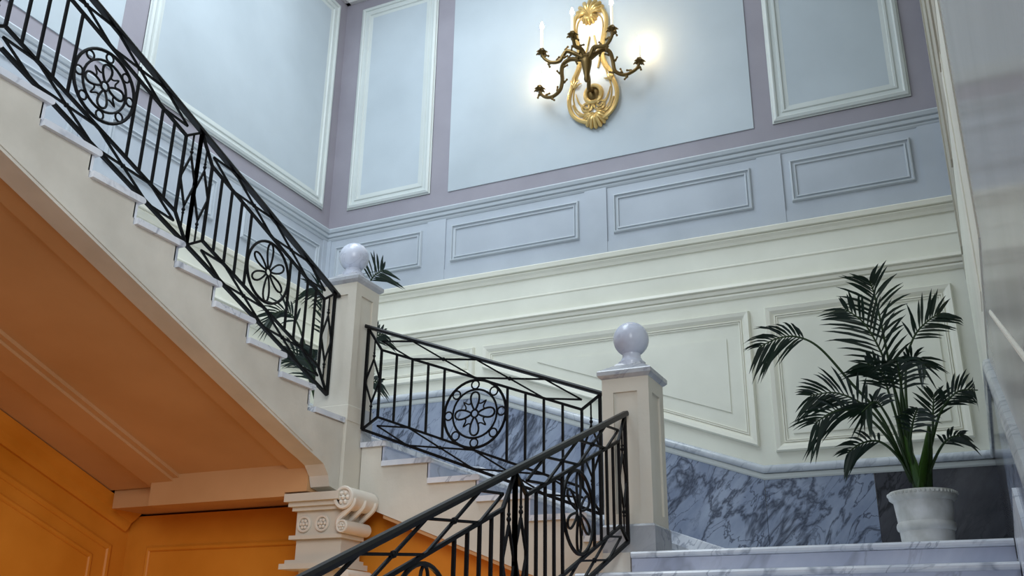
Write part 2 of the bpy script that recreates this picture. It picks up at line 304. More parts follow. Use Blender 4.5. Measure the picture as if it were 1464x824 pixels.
def grey_panel(w, m, a, b):
    """a recessed field between stiles, with its framed raised panel"""
    z0, z1 = 6.155, 6.645
    MB().sweep(rect(a + 0.075, b - 0.075, z0, z1), SMALLF, m, True).obj('panel_frame', M_GREY_MOULD, w)
    MB().prism(rect(a + 0.145, b - 0.145, z0 + 0.07, z1 - 0.07), m, 0, 0.010).obj('panel_field', M_GREY, w)
def stiles(w, m, spans, a, b):
    cuts = [a] + [v for sp in spans for v in sp] + [b]
    for i in range(0, len(cuts), 2):
        if cuts[i + 1] - cuts[i] > 0.02: MB().prism(rect(cuts[i], cuts[i + 1], 5.90, 6.745), m, 0, 0.026).obj('stile', M_GREY, w)
    for c, d in spans: MB().prism(rect(c, d, 5.90, 6.068), m, 0, 0.020).obj('rail_board', M_GREY, w)
SPB = [(-7.22, -5.765), (-5.505, -3.672), (-3.405, -1.685), (-1.43, -0.07)]
stiles(wall_back, back, SPB, XL, XR)
for a, b in SPB: grey_panel(wall_back, back, a, b)
SPL = [(0.3, 1.9), (2.15, 3.75), (4.0, 5.6), (5.85, 7.56), (7.88, 9.5)]
stiles(wall_left, left, SPL, -4, YB)
for a, b in SPL: grey_panel(wall_left, left, a, b)
upper_panel(wall_back, back, -7.02, -5.765, 7.15, 10.33)
flat_panel(wall_back, back, -5.504, -1.685, 7.123, 10.33)
upper_panel(wall_back, back, -1.48, -0.07, 7.12, 10.33)
upper_panel(wall_left, left, 6.17, 9.42, 7.14, 10.36)
flat_panel(wall_left, left, 1.6, 5.86, 7.13, 10.36)
# cream panels over the marble dado of the back wall
def cream_panel(w, m, poly, field):
    MB().sweep(poly, CREAMF, m, True).obj('panel_frame', M_CREAM_MOULD, w)
    if field: MB().prism(field, m, 0, 0.018).obj('panel_field', M_CREAM, w)
cream_panel(wall_back, back, [(-1.89, 3.61), (-1.89, 5.02), (-4.95, 5.02), (-4.95, 4.76)], [(-2.143, 3.98), (-2.143, 4.755), (-4.27, 4.755)])
cream_panel(wall_back, back, rect(-1.735, 0.02, 3.55, 5.03), rect(-1.56, -0.15, 3.72, 4.86))
cream_panel(wall_back, back, rect(-7.2, -5.06, 4.68, 5.02), None)
cream_panel(wall_left, left, [(9.4, 4.68), (9.4, 5.02), (6.3, 5.02), (6.3, 4.68)], None)
# marble dado of the back wall: slabs, cap and white skirting
K1, K2, CT1, CT2 = -5.015, -1.87, 4.555, 3.428
def cap_z(x): return CT1 if x < K1 else (CT2 if x > K2 else CT1 + (x - K1) * (CT2 - CT1) / (K2 - K1))
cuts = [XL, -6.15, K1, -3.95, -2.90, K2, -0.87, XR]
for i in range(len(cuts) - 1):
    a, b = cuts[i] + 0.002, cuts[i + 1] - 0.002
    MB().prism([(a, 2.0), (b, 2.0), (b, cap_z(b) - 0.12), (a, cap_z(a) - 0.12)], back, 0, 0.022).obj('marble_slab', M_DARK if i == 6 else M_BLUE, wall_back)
CAPP = [(0, 0), (0, 0.05), (0.012, 0.068), (0.035, 0.078), (0.058, 0.072), (0.075, 0.05), (0.078, 0)]
FILL = [(0, 0), (0, 0.026), (0.015, 0.036), (0.05, 0.040), (0.056, 0.03), (0.056, 0)]
ln = [(XL, CT1), (K1, CT1), (K2, CT2), (XR, CT2)]
off = lambda d: [(a, b - d) for a, b in ln]
MB().sweep(off(0.078), CAPP, back).obj('marble_cap', M_CAP, wall_back, True)
MB().sweep(off(0.138), FILL, back).obj('cap_fillet', M_FILLET, wall_back)
SK = [(0, 0), (0, 0.04), (0.19, 0.04), (0.20, 0.03), (0.20, 0)]
MB().sweep([(XL, L2), (-5.0, L2), (-1.85, L1), (XR, L1)], SK, back).obj('skirting', M_WHITE, wall_back)
# left wall behind the upper landing
MB().prism(rect(6.0, YB, 3.0, CT1 - 0.12), left, 0, 0.022).obj('marble_slab', M_BLUE, wall_left)
MB().sweep([(6.0, CT1 - 0.078), (YB, CT1 - 0.078)], CAPP, left).obj('marble_cap', M_CAP, wall_left, True)
# right wall: putty pilaster panel by the corner, cream zone, marble dado that follows the first flight
MB().prism(rect(4.3, 9.45, 5.0, TOP), right, 0, 0.010).obj('pilaster_face', M_PILASTER, wall_right)
for c, d in ((4.3, 0.12), (4.75, 0.06), (5.6, 0.10), (6.9, 0.14), (8.6, 0.2)):
    MB().prism(rect(c, c + d, 5.0, TOP), right, 0, 0.022).obj('pilaster_rib', M_PILASTER, wall_right)
MB().prism(rect(4.6, 9.45, CT2 + 0.02, 5.0), right, 0, 0.008).obj('cream_field', M_CREAM, wall_right)
MB().prism(rect(5.5, 5.85, 3.5, 5.02), right, 0, 0.014).obj('reflection_strip', M_CREAM_MOULD, wall_right)  # pale raised strip in place of a bright reflection on the wall
sl = lambda y: CT2 - max(0.0, 6.60 - y) * R1 / G1
for a, b in ((1.3, 2.9), (2.9, 4.5), (4.5, 6.60), (6.60, 7.8), (7.8, YB)):
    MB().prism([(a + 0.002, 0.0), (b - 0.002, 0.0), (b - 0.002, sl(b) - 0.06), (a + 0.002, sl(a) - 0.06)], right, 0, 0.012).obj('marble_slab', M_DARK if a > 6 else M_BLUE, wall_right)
MB().sweep([(1.3, sl(1.3) - 0.078), (6.60, CT2 - 0.078), (YB, CT2 - 0.078)], [(a, b * 0.55) for a, b in CAPP], right).obj('marble_cap', M_CAP, wall_right, True)
MB().sweep([(1.3, sl(1.3) + 0.41), (4.88, sl(4.88) + 0.41)], [(a, b * 0.5) for a, b in BEAD], right).obj('bead_moulding', M_CREAM_MOULD, wall_right)
nz1 = lambda y: L1 - max(0.0, N1 - y) * R1 / G1
MB().prism([(1.3, nz1(1.3) - 0.3), (6.2, L1 - 0.3), (6.2, L1), (5.15, 2.40), (1.3, 2.40 - 3.85 * R1 / G1)], right, 0, 0.03).obj('skirting', M_WHITE, wall_right)

# ------------------------------------------------------------------ stair flights and landings
def nosed(mb, x0, x1, y0, y1, z1, th, edge):
    """marble tread with a half-round nose on the given edge: '-y', '+y', '+x'"""
    r = th / 2; N = 5
    arc = [(r * math.sin(math.pi * k / N), r * math.cos(math.pi * k / N)) for k in range(N + 1)]
    if edge == '-y': poly = [(y1, z1), (y0 + r, z1)] + [(y0 + r - a, z1 - r + b) for a, b in arc[1:-1]] + [(y0 + r, z1 - th), (y1, z1 - th)]; mp = lambda a, b, h: (h, a, b); return mb.prism(poly, mp, x0, x1)
    if edge == '+y': poly = [(y0, z1), (y1 - r, z1)] + [(y1 - r + a, z1 - r + b) for a, b in arc[1:-1]] + [(y1 - r, z1 - th), (y0, z1 - th)]; mp = lambda a, b, h: (h, a, b); return mb.prism(poly, mp, x0, x1)
    poly = [(x0, z1), (x1 - r, z1)] + [(x1 - r + a, z1 - r + b) for a, b in arc[1:-1]] + [(x1 - r, z1 - th), (x0, z1 - th)]; mp = lambda a, b, h: (a, h, b); return mb.prism(poly, mp, y0, y1)
TH = 0.042
# first flight, towards the back wall
PL = lambda a, b, h: (a, b, h)                                # plan polygons, extruded upward
f1 = thing('stair_flight', 'first flight of wide white marble steps rising from the hall at lower right', 'stairs', (-1.1, 0.8, 0))
XA, XB = -2.3, XR - 0.036
poly = [(N1 + 0.02, 0.0), (N1 - 13 * G1 + 0.03, 0.0), (N1 - 13 * G1 + 0.03, R1 - TH)]
for k in range(12, -1, -1):
    y = N1 - k * G1 + 0.03; poly.append((y, L1 - (k + 1) * R1 - TH))
    if k: poly.append((y, L1 - k * R1 - TH))
MB().prism(poly, lambda a, b, h: (h, a, b), XA, XB).obj('stair_core', M_STUCCO, f1)
for k in range(1, 14):
    y, z = N1 - k * G1, L1 - k * R1
    nosed(MB(), XA - 0.02, XB, y, y + G1 + 0.03, z, TH, '-y').obj('tread', M_WHITE, f1)
    MB().box(XA + 0.02, XB, y + 0.022, y + 0.05, z - R1, z - TH).obj('riser', M_RISER, f1)
MB().box(-2.10, XB, N1 + 0.022, N1 + 0.049, L1 - R1, L1 - TH - 0.002).obj('riser', M_RISER, f1)
MB().box(XA, -2.11, N1 + 0.024, 6.395, L1 - R1, L1 - 0.003).obj('pier_block', M_STUCCO, f1)
# lower landing
la = thing('stair_landing', 'lower marble landing at the top of the first flight under the potted palm', 'landing', (-1.0, 8.0, L1 - 0.4))
nosed(MB(), -2.10, XB, N1, 6.38, L1, TH, '-y').obj('landing_nosing', M_WHITE, la)
MB().prism([(-1.98, 6.38), (XB, 6.38), (XB, YB - 0.05), (-2.10, YB - 0.05), (-2.10, 6.765), (-1.98, 6.765)], PL, L1 - TH, L1).obj('landing_floor', M_WHITE, la)
MB().box(-1.98, XB, N1 + 0.053, YB - 0.05, L1 - 0.4, L1 - TH).obj('landing_slab', M_STUCCO, la)
# second flight, along the back wall, rising to the left
f2 = thing('stair_flight', 'second flight of marble steps along the back wall between the two posts', 'stairs', (-3.4, 7.0, L1))
YS = 6.60
X1 = -4.27                                                    # nosing of the highest tread
tr = [(X1 + G2 * j, L2 - R2 * (j + 1)) for j in range(6)]     # nosing x, tread top
for j, (x, z) in enumerate(tr):
    x0 = x - G2 - 0.03
    if j == 0: MB().prism([(-4.512, YS), (x - 0.01, YS), (x, YS + 0.01), (x, YB - 0.05), (x0, YB - 0.05), (x0, 6.755), (-4.512, 6.755)], PL, z - TH, z).obj('tread', M_WHITE, f2)
    elif j == 5: MB().prism([(x0, YS), (-2.364, YS), (-2.364, 6.765), (x, 6.765), (x, YB - 0.05), (x0, YB - 0.05)], PL, z - TH, z).obj('tread', M_WHITE, f2)
    else: nosed(MB(), x0, x, YS, YB - 0.05, z, TH, '+x').obj('tread', M_WHITE, f2)
    MB().box(x - 0.05, x - 0.025, 6.765 if j == 5 else YS + 0.03, YB - 0.05, z - R2 + 0.002, z - TH).obj('riser', M_RISER, f2)
x, z = X1 - G2, L2
MB().box(x - 0.05, x - 0.025, 6.765, YB - 0.05, z - R2, z - TH - 0.003).obj('riser', M_RISER, f2)
b2 = lambda x: L2 - R2 - 0.585 - (x - X1) * R2 / G2
poly = [(-4.512, L2 - TH - R2)]
for j, (x, z) in enumerate(tr[:5]): poly += [(x - 0.042, z - TH), (x - 0.042, z - R2 - TH)]
poly += [(-2.364, tr[5][1] - TH), (-2.364, b2(-2.364)), (-4.512, b2(-4.512))]
MB().prism(poly, lambda a, b, h: (a, h, b), YS + 0.03, YS + 0.19).obj('string', M_STUCCO, f2)
MB().prism([(-4.512, b2(-4.512) + 0.04), (-4.512, b2(-4.512) + 0.20), (-2.365, b2(-2.365) + 0.20), (-2.365, b2(-2.365) + 0.04)], lambda a, b, h: (a, h, b), YS + 0.19, YB - 0.05).obj('soffit', M_SOFFIT, f2)
MB().prism([(-4.28, b2(-4.28) - 0.03), (-4.28, b2(-4.28) + 0.02), (-2.365, b2(-2.365) + 0.02), (-2.365, b2(-2.365) - 0.03)], lambda a, b, h: (a, h, b), YS + 0.045, YS + 0.17).obj('string_moulding', M_SOFFIT, f2)
# upper landing
lb = thing('stair_landing', 'upper landing in the far left corner behind the taller post', 'landing', (-5.9, 8.0, 2.83))
XF = XL + 0.10
MB().prism([(XF, 6.0), (-4.53, 6.0), (-4.53, 6.395), (-4.875, 6.395), (-4.875, 6.76), (-4.79, 6.76), (-4.79, YB - 0.05), (XF, YB - 0.05)], PL, L2 - TH, L2).obj('landing_floor', M_WHITE, lb)
nosed(MB(), -4.79, X1 - G2, 6.76, YB - 0.05, L2, TH, '+x').obj('landing_nosing', M_WHITE, lb)
MB().box(-6.97, -4.88, 6.425, YB - 0.05, 2.845, L2 - TH).obj('landing_slab', M_SOFFIT, lb)
# third flight, towards the camera and up on the left
f3 = thing('stair_flight', 'third flight with white treads and stuccoed string climbing to the upper left', 'stairs', (-5.9, 3.0, L2))
XS = -4.52
for k in range(17):
    y, z = 5.97 - G3 * k, L2 + 0.158 + R3 * k
    nosed(MB(), XF, XS, y - G3 - 0.04, y, z, TH, '+y').obj('tread', M_WHITE, f3)
    MB().box(XF, XS - 0.03, y - 0.06, y - 0.03, z - (R3 if k else 0.158), z - TH).obj('riser', M_WHITE, f3)
b3 = lambda y: 3.455 + (5.0 - y) * 0.369
poly = []
YE = 5.97 - G3 * 17
for k in range(17):
    y, z = 5.97 - G3 * k, L2 + 0.158 + R3 * k
    poly += [(y - 0.05, z - R3 - TH if k else L2 - TH - 0.004), (y - 0.05, z - TH)]
poly = [(6.396, L2 - TH - 0.004)] + poly + [(YE, L2 + 0.158 + R3 * 16 - TH), (YE, b3(YE)), (5.95, b3(5.95)), (6.08, b3(6.06)), (6.18, b3(6.13) - 0.01), (6.25, b3(6.2) - 0.06), (6.28, b3(6.2) - 0.14), (6.396, b3(6.2) - 0.16)]
st3 = MB().prism(poly, lambda a, b, h: (h, a, b), XS - 0.21, XS - 0.03).obj('string', M_STUCCO, f3)
MB().prism([(YE, b3(YE) + 0.02), (6.02, b3(6.02) + 0.02), (6.02, b3(6.02) + 0.05), (YE, b3(YE) + 0.05)], lambda a, b, h: (h, a, b), XS - 0.03, XS - 0.021).obj('string_bead', M_STUCCO, f3)
def slope_slab(x0, x1, lo, hi, y0, y1): return MB().prism([(y0, b3(y0) + lo), (y1, b3(y1) + lo), (y1, b3(y1) + hi), (y0, b3(y0) + hi)], lambda a, b, h: (h, a, b), x0, x1)
slope_slab(XF, XS - 0.21, 0.06, 0.22, YE, 6.395).obj('soffit', M_SOFFIT, f3)
slope_slab(-4.93, XS - 0.21, 0.025, 0.06, YE, 6.24).obj('soffit_border', M_SOFFIT, f3)
slope_slab(-6.42, -6.12, 0.005, 0.06, YE, 6.40).obj('soffit_rib', M_SOFFIT, f3)
slope_slab(-6.20, -6.06, 0.03, 0.06, YE, 6.24).obj('soffit_rib', M_SOFFIT, f3)
MB().prism([(-6.36, 2.81), (-4.945, 2.81), (-4.945, 2.84), (-4.735, 2.84), (-4.735, 3.08), (-6.36, 3.08)], lambda a, b, h: (a, h, b), 6.24, 6.395).obj('soffit_beam', M_SOFFIT, f3)
MB().box(-7.10, -6.36, 6.34, 6.395, b3(6.3) + 0.055, 3.10).obj('soffit_block', M_SOFFIT, f3)
# wall under the stairs and the lower lining of the left wall
wl = setting(MB().prism([(XL, 0), (-2.37, 0), (-2.37, b2(-2.37) + 0.03), (-4.5, b2(-4.5) + 0.03), (-4.5, 2.80), (-4.9, 2.825), (XL, 2.825)], lambda a, b, h: (a, h, b), 6.795, 7.0).obj('wall_understairs', M_LAMPLIT))
us = lambda s, z, h: (s, 6.795 - h, z)
OCF = [(0, 0), (0, 0.012), (0.015, 0.022), (0.035, 0.02), (0.045, 0.008), (0.045, 0)]
MB().sweep(rect(-6.86, -5.05, 0.9, 2.55), OCF, us, True).obj('panel_frame', M_LAMPLIT, wl)
MB().sweep([(-4.2, 0.9), (-2.3, 0.9), (-2.3, 1.42), (-4.2, 2.22)], OCF, us, True).obj('panel_frame', M_LAMPLIT, wl)
XW = -7.12
wm = lambda s, z, h: (XW + h, s, z)
lw = MB().prism([(-4, 0), (6.8, 0), (6.8, 3.38), (6.43, 3.38), (6.43, b3(6.43) + 0.05), (YE, b3(YE) + 0.05), (-4, b3(YE) + 0.05)], lambda a, b, h: (h, a, b), XL, XW).obj('lower_lining', M_LAMPLIT, wall_left)
COVE = [(0, 0), (0, 0.03), (0.03, 0.05), (0.08, 0.06), (0.12, 0.10), (0.17, 0.14), (0.17, 0)]
MB().sweep([(0.5, b3(0.5) - 0.13), (6.73, b3(6.73) - 0.13)], COVE, wm).obj('cove_moulding', M_LAMPLIT, wall_left)
pz = lambda y: b3(y) - 0.30
MB().sweep([(0.6, 0.9), (6.62, 0.9), (6.62, pz(6.62)), (0.6, pz(0.6))], [(a * 1.3, b) for a, b in OCF], wm, True).obj('panel_frame', M_LAMPLIT, wall_left)
MB().sweep([(0.8, 1.1), (6.42, 1.1), (6.42, pz(6.42) - 0.17), (0.8, pz(0.8) - 0.17)], OCF, wm, True).obj('panel_frame', M_LAMPLIT, wall_left)

# ------------------------------------------------------------------ newel posts
def newel(label, cx, cy, z0, zcap, pier_to, ball_z, stone=True):
    t = thing('newel_post', label, 'post', (cx, cy, z0)); w = 0.1725
    # shaft with a sunk panel on each face
    mb = MB(); rw, rz0, rz1, dp = 0.088, z0 + 0.27, zcap - 0.12, 0.016
    cs = [(-1, -1), (1, -1), (1, 1), (-1, 1)]
    for k in range(4):
        ax, ay = cs[k]; bx, by = cs[(k + 1) % 4]
        nx, ny = (ax + bx) / 2, (ay + by) / 2; tx, ty = (bx - ax) / 2, (by - ay) / 2
        P = lambda u, z, d: (cx + nx * (w - d) + tx * u, cy + ny * (w - d) + ty * u, z)
        o = [P(-w, z0, 0), P(w, z0, 0), P(w, zcap, 0), P(-w, zcap, 0)]
        i = [P(-rw, rz0, 0), P(rw, rz0, 0), P(rw, rz1, 0), P(-rw, rz1, 0)]
        d = [P(-rw, rz0, dp), P(rw, rz0, dp), P(rw, rz1, dp), P(-rw, rz1, dp)]
        mb.add(o + i + d, [(0, 1, 5, 4), (1, 2, 6, 5), (2, 3, 7, 6), (3, 0, 4, 7), (4, 5, 9, 8), (5, 6, 10, 9), (6, 7, 11, 10), (7, 4, 8, 11), (8, 9, 10, 11)])
    mb.obj('shaft', M_POST, t)
    MB().box(cx - w, cx + w, cy - w, cy + w, pier_to, z0 + 0.001).obj('pier', M_POST, t)
    if stone: MB().lathe([(a * math.sqrt(2), b) for a, b in ((w + 0.013, 0), (w + 0.013, 0.185), (w + 0.004, 0.20), (w + 0.001, 0.20))], (cx, cy, z0), 4, True).obj('plinth', M_PLINTH, t)
    else:
        MB().lathe([(a * math.sqrt(2), b) for a, b in ((w + 0.005, -0.02), (w + 0.005, 0.105), (w + 0.001, 0.112))], (cx, cy, z0), 4, True).obj('plinth', M_POST, t)
        MB().box(cx + w - 0.01, cx + w + 0.014, YS + 0.01, cy + w, z0 - R2 + 0.004, z0 + 0.112).obj('plinth_block', M_PLINTH, t)
    MB().lathe([(a * math.sqrt(2), b) for a, b in ((w - 0.002, -0.02), (w + 0.010, -0.012), (w + 0.022, 0.0), (w + 0.028, 0.006), (w + 0.028, 0.034), (w + 0.02, 0.044), (0.10, 0.10), (0.09, 0.115), (0.001, 0.115))], (cx, cy, zcap), 4, True).obj('post_cap', M_PLINTH, t)
    zb = zcap + 0.115
    MB().lathe([(0.10, -0.03), (0.10, 0.02), (0.085, 0.03), (0.068, 0.06), (0.066, 0.09), (0.075, 0.12), (0.082, ball_z - zb - 0.09), (0.03, ball_z - zb - 0.05)], (cx, cy, zb), 32).obj('finial_neck', M_BALL, t, True)
    MB().ball((cx, cy, ball_z), 0.131, 36).obj('finial_ball', M_BALL, t, True)
    return t
newel('square beige newel post with marble ball, standing at the right by the lower landing', -2.172, 6.573, L1, 3.53, 0.0, 3.845)
newel('taller square newel post with marble ball, in the middle left above the carved capital', -4.692, 6.573, L2, 4.63, 2.835, 4.925, False)

# carved pilaster under the taller post
pc = thing('pilaster', 'beige pilaster with carved scroll capital and rosettes under the taller newel post', 'pilaster', (-4.69, 6.56, 0))
MB().box(-4.88, -4.47, 6.42, 6.62, 0, 2.74).obj('shaft', M_POST, pc)
def plate(a, b, y0, z0, z1): return MB().box(a, b, y0, 6.79, z0, z1)
mb = MB()
for a, b, y0, z0, z1 in ((-4.94, -4.43, 6.235, 2.765, 2.826), (-4.92, -4.435, 6.27, 2.73, 2.765), (-4.90, -4.44, 6.30, 2.70, 2.73)): mb.box(a, b, y0, 6.62, z0, z1)
mb.obj('abacus', M_POST, pc)
mb = MB(); mb.box(-4.88, -4.45, 6.34, 6.62, 2.515, 2.70); mb.obj('frieze', M_POST, pc)
mb = MB(); mb.box(-4.92, -4.43, 6.31, 6.62, 2.485, 2.515); mb.obj('astragal', M_POST, pc)
mb = MB(); mb.box(-4.88, -4.46, 6.36, 6.62, 2.33, 2.485); mb.obj('neck', M_POST, pc)
mb = MB(); mb.box(-4.96, -4.38, 6.27, 6.62, 2.26, 2.30).box(-4.93, -4.42, 6.30, 6.62, 2.30, 2.33); mb.obj('ledge', M_POST, pc)
M_CARVE = paint('carved_stone', (0.87, 0.84, 0.79), 0.5, 0.03)
def rosette(cx, y, cz, r):
    mb = MB(); mb.tube([(cx + r * math.cos(t), y, cz + r * math.sin(t)) for t in [2 * math.pi * k / 20 for k in range(20)]], r * 0.2, 6, True)
    for k in range(6):
        t = 2 * math.pi * k / 6; mb.ball((cx + 0.5 * r * math.cos(t), y + 0.002, cz + 0.5 * r * math.sin(t)), r * 0.27, 8)
    mb.ball((cx, y - 0.006, cz), r * 0.26, 8); return mb
rosette(-4.80, 6.33, 2.60, 0.055).obj('rosette', M_CARVE, pc, True)
rosette(-4.63, 6.33, 2.60, 0.055).obj('rosette', M_CARVE, pc, True)
def scroll(cx, cy, cz, r, turn, n=34):
    pts = []; rr = []
    for k in range(n):
        f = k / (n - 1); t = turn * 2 * math.pi * f; q = r * (1 - 0.85 * f)
        pts.append((cx - q * math.sin(t), cy, cz + q * math.cos(t))); rr.append(0.02 * (1 - 0.5 * f))
    return pts, rr
# console: big scroll cylinder above, small one below, S-band between; it faces the camera at the right of the capital
mb = MB(); AX = lambda a, b, h: (a, h, b)
def drum(mb, cx, cz, r, y0, y1): return mb.prism([(cx + r * math.cos(2 * math.pi * k / 24), cz + r * math.sin(2 * math.pi * k / 24)) for k in range(24)], AX, y0, y1)
drum(MB(), -4.40, 2.775, 0.085, 6.27, 6.62).obj('volute', M_CARVE, pc, True)
rosette(-4.40, 6.265, 2.775, 0.075).obj('rosette', M_CARVE, pc, True)
drum(MB(), -4.415, 2.565, 0.05, 6.29, 6.62).obj('volute', M_CARVE, pc, True)
rosette(-4.415, 6.285, 2.565, 0.042).obj('rosette', M_CARVE, pc, True)
S_ = smooth_path([(-4.32, 6.30, 2.77), (-4.335, 6.30, 2.72), (-4.40, 6.30, 2.665), (-4.455, 6.30, 2.62), (-4.46, 6.30, 2.57)], 5)
mb = MB()
for y in (6.30, 6.44, 6.58): mb.tube([(p.x, y, p.z) for p in S_], 0.022, 6)
mb.obj('scroll_band', M_CARVE, pc, True)
drum(MB(), -4.36, 2.20, 0.05, 6.27, 6.6).obj('volute', M_CARVE, pc, True)

# ------------------------------------------------------------------ wrought iron railings
def railing(label, mp, zref, slope, panels, s_hr, base, H=0.875, hr_over=0.03, ins=0.143):
    """mp(s, z) places the rail plane; zref(s) is the handrail line; each panel is (s0, s1, medallion kind)"""
    t = thing('stair_railing', label, 'railing', base)
    V = lambda s, z: Vector(mp(s, z, 0)); side = Vector(mp(0, 0, 1)) - Vector(mp(0, 0, 0))
    bar = lambda mb, a, b, w, h=None: mb.bar(V(*a), V(*b), w, h, side)
    a, b = s_hr
    mb = MB(); za, zb = zref(a), zref(b)
    sec = [(-0.028, -0.014), (-0.028, 0.006), (-0.018, 0.020), (0.018, 0.020), (0.028, 0.006), (0.028, -0.014)]; sec = [(d * 0.8, e) for d, e in sec]
    vs = [mp(s, z + e, d) for s, z in ((a, za), (b, zb)) for d, e in sec]; n = 6
    mb.add(vs, [tuple(range(6)), tuple(range(6, 12))] + [(i, (i + 1) % 6, 6 + (i + 1) % 6, 6 + i) for i in range(6)])
    mb.obj('handrail', M_RAIL, t)
    for s0, s1, kind in panels:
        top = lambda s: zref(s) - 0.012
        bot = lambda s: zref(s) - H
        i0, i1 = s0 + ins, s1 - ins
        it = lambda s: top(s) - ins * 1.05
        ib = lambda s: bot(s) + ins * 1.0
        mb = MB(); bar(mb, (s0, bot(s0)), (s1, bot(s1)), 0.023); bar(mb, (s0, bot(s0)), (s0, top(s0)), 0.022); bar(mb, (s1, bot(s1)), (s1, top(s1)), 0.022)
        mb.obj('outer_frame', M_IRON, t)
        mb = MB(); bar(mb, (i0, ib(i0)), (i1, ib(i1)), 0.019); bar(mb, (i0, it(i0)), (i1, it(i1)), 0.019)
        bar(mb, (i0, ib(i0)), (i0, it(i0)), 0.018); bar(mb, (i1, ib(i1)), (i1, it(i1)), 0.018); mb.obj('inner_frame', M_IRON, t)
        for o, i in (((s0, top(s0)), (i0, it(i0))), ((s1, top(s1)), (i1, it(i1))), ((s0, bot(s0)), (i0, ib(i0))), ((s1, bot(s1)), (i1, ib(i1)))):
            mb = MB(); bar(mb, o, i, 0.018); mb.obj('corner_bar', M_IRON, t)
        # balusters: four each side, the inner pair flanking the medallion
        c = (i0 + i1) / 2; r = 0.268 if (s1 - s0) > 1.9 else 0.243
        for sg, e in ((-1, i0), (1, i1)):
            near = c + sg * (r + 0.012)
            for k in range(1, 5):
                s = e + (near - e) * k / 4; mb = MB(); bar(mb, (s, ib(s)), (s, it(s)), 0.016); mb.obj('baluster', M_IRON, t)
        # chains of long lozenges in the border
        for lo, hi in ((it, top), (bot, ib)):
            mid = lambda s: (lo(s) + hi(s)) / 2
            for k in range(3):
                p, q = i0 + (i1 - i0) * k / 3, i0 + (i1 - i0) * (k + 1) / 3; m = (p + q) / 2
                mb = MB()
                for u, v in (((p, mid(p)), (m, hi(m))), ((m, hi(m)), (q, mid(q))), ((p, mid(p)), (m, lo(m))), ((m, lo(m)), (q, mid(q)))): bar(mb, u, v, 0.013)
                mb.obj('lozenge', M_IRON, t)
            for k in range(1, 3):
                p = i0 + (i1 - i0) * k / 3; mb = MB(); mb.ball(V(p, mid(p)), 0.017, 8); mb.obj('collar', M_IRON, t)
        for o, i in ((s0, i0), (s1, i1)):
            m = (o + i) / 2; sg = 1 if i > o else -1
            zt, zb_ = it(m) - 0.10, ib(m) + 0.10; zm = (zt + zb_) / 2
            mb = MB()
            for u, v in (((m, zt), (o, zm)), ((o, zm), (m, zb_)), ((m, zt), (i, zm)), ((i, zm), (m, zb_))): bar(mb, u, v, 0.013)
            mb.obj('lozenge', M_IRON, t)
            mb = MB(); bar(mb, (m, zt), (m, (top(m) + it(m)) / 2), 0.010); mb.ball(V(m, zt + 0.03), 0.014, 8); mb.ball(V(m, zt + 0.055), 0.011, 8)
            mb.obj('turned_spindle', M_IRON, t, True); mb = MB()
            bar(mb, (m, zb_), (m, (bot(m) + ib(m)) / 2), 0.010); mb.ball(V(m, zb_ - 0.03), 0.014, 8); mb.ball(V(m, zb_ - 0.055), 0.011, 8)
            mb.obj('turned_spindle', M_IRON, t, True)
        # medallion
        cz = (it(c) + ib(c)) / 2
        ring = lambda x, z, rad, w, n=28: MB().tube([V(x + rad * math.cos(2 * math.pi * k / n), z + rad * math.sin(2 * math.pi * k / n)) for k in range(n)], w, 6, True)
        md = ring(c, cz, r, 0.0115, 40).obj('medallion', M_IRON, t, True)
        def petal(ang, r0, r1, hw):
            pts = []
            for k in range(18):
                a_ = 2 * math.pi * k / 18; u = (1 - math.cos(a_)) / 2; rad = r0 + (r1 - r0) * u
                wd = hw * math.sin(a_) * (0.55 + 0.75 * u)
                pts.append(V(c + rad * math.cos(ang) - wd * math.sin(ang), cz + rad * math.sin(ang) + wd * math.cos(ang)))
            return MB().tube(pts, 0.0085, 5, True)
        ring(c, cz, 0.030, 0.008, 14).obj('hub_ring', M_IRON, md, True)
        if kind == 'star':
            ri = r * 0.715; ring(c, cz, ri, 0.009, 32).obj('inner_ring', M_IRON, md, True)
            for k in range(8):
                a_ = math.pi / 2 + k * math.pi / 4; rm = (r + ri) / 2
                ring(c + rm * math.cos(a_), cz + rm * math.sin(a_), (r - ri) / 2 - 0.005, 0.007, 14).obj('small_ring', M_IRON, md, True)
            for k in range(4): petal(math.pi / 2 + k * math.pi / 2, 0.03, ri * 0.90, 0.038).obj('petal', M_IRON, md, True)
            for k in range(4):
                a_ = math.pi / 4 + k * math.pi / 2; P = lambda rad, da: V(c + rad * math.cos(a_ + da), cz + rad * math.sin(a_ + da))
                MB().tube(smooth_path([P(0.10, 0.46), P(0.088, 0.30), P(0.10, 0.12), P(0.138, 0.0), P(0.10, -0.12), P(0.088, -0.30), P(0.10, -0.46)], 3), 0.0065, 5).obj('star_leaf', M_IRON, md, True)
        else:
            for k in range(6): petal(math.pi / 2 + k * math.pi / 3, 0.03, r * (0.97 if k % 3 == 0 else 0.82), 0.034).obj('petal', M_IRON, md, True)
    return t
railing('black iron railing with star medallion, between the two posts on the second flight', lambda s, z, d: (s, 6.575 + d, z), lambda s: 4.25 - (s + 4.487) * 0.3805, 0.38,
        [(-4.487, -2.425, 'star')], (-4.517, -2.348), (-3.45, 6.575, 3.3))
railing('long black iron railing with medallions, rising to the upper left along the third flight', lambda s, z, d: (-4.695 + d, s, z), lambda s: 5.155 + (4.611 - s) * 0.366, 0.366,
        [(4.61, 6.345, 'flower'), (2.86, 4.61, 'star'), (1.10, 2.86, 'flower'), (-0.42, 1.10, 'star')], (-0.45, 6.397), (-4.695, 4.0, 4.6), 0.892)
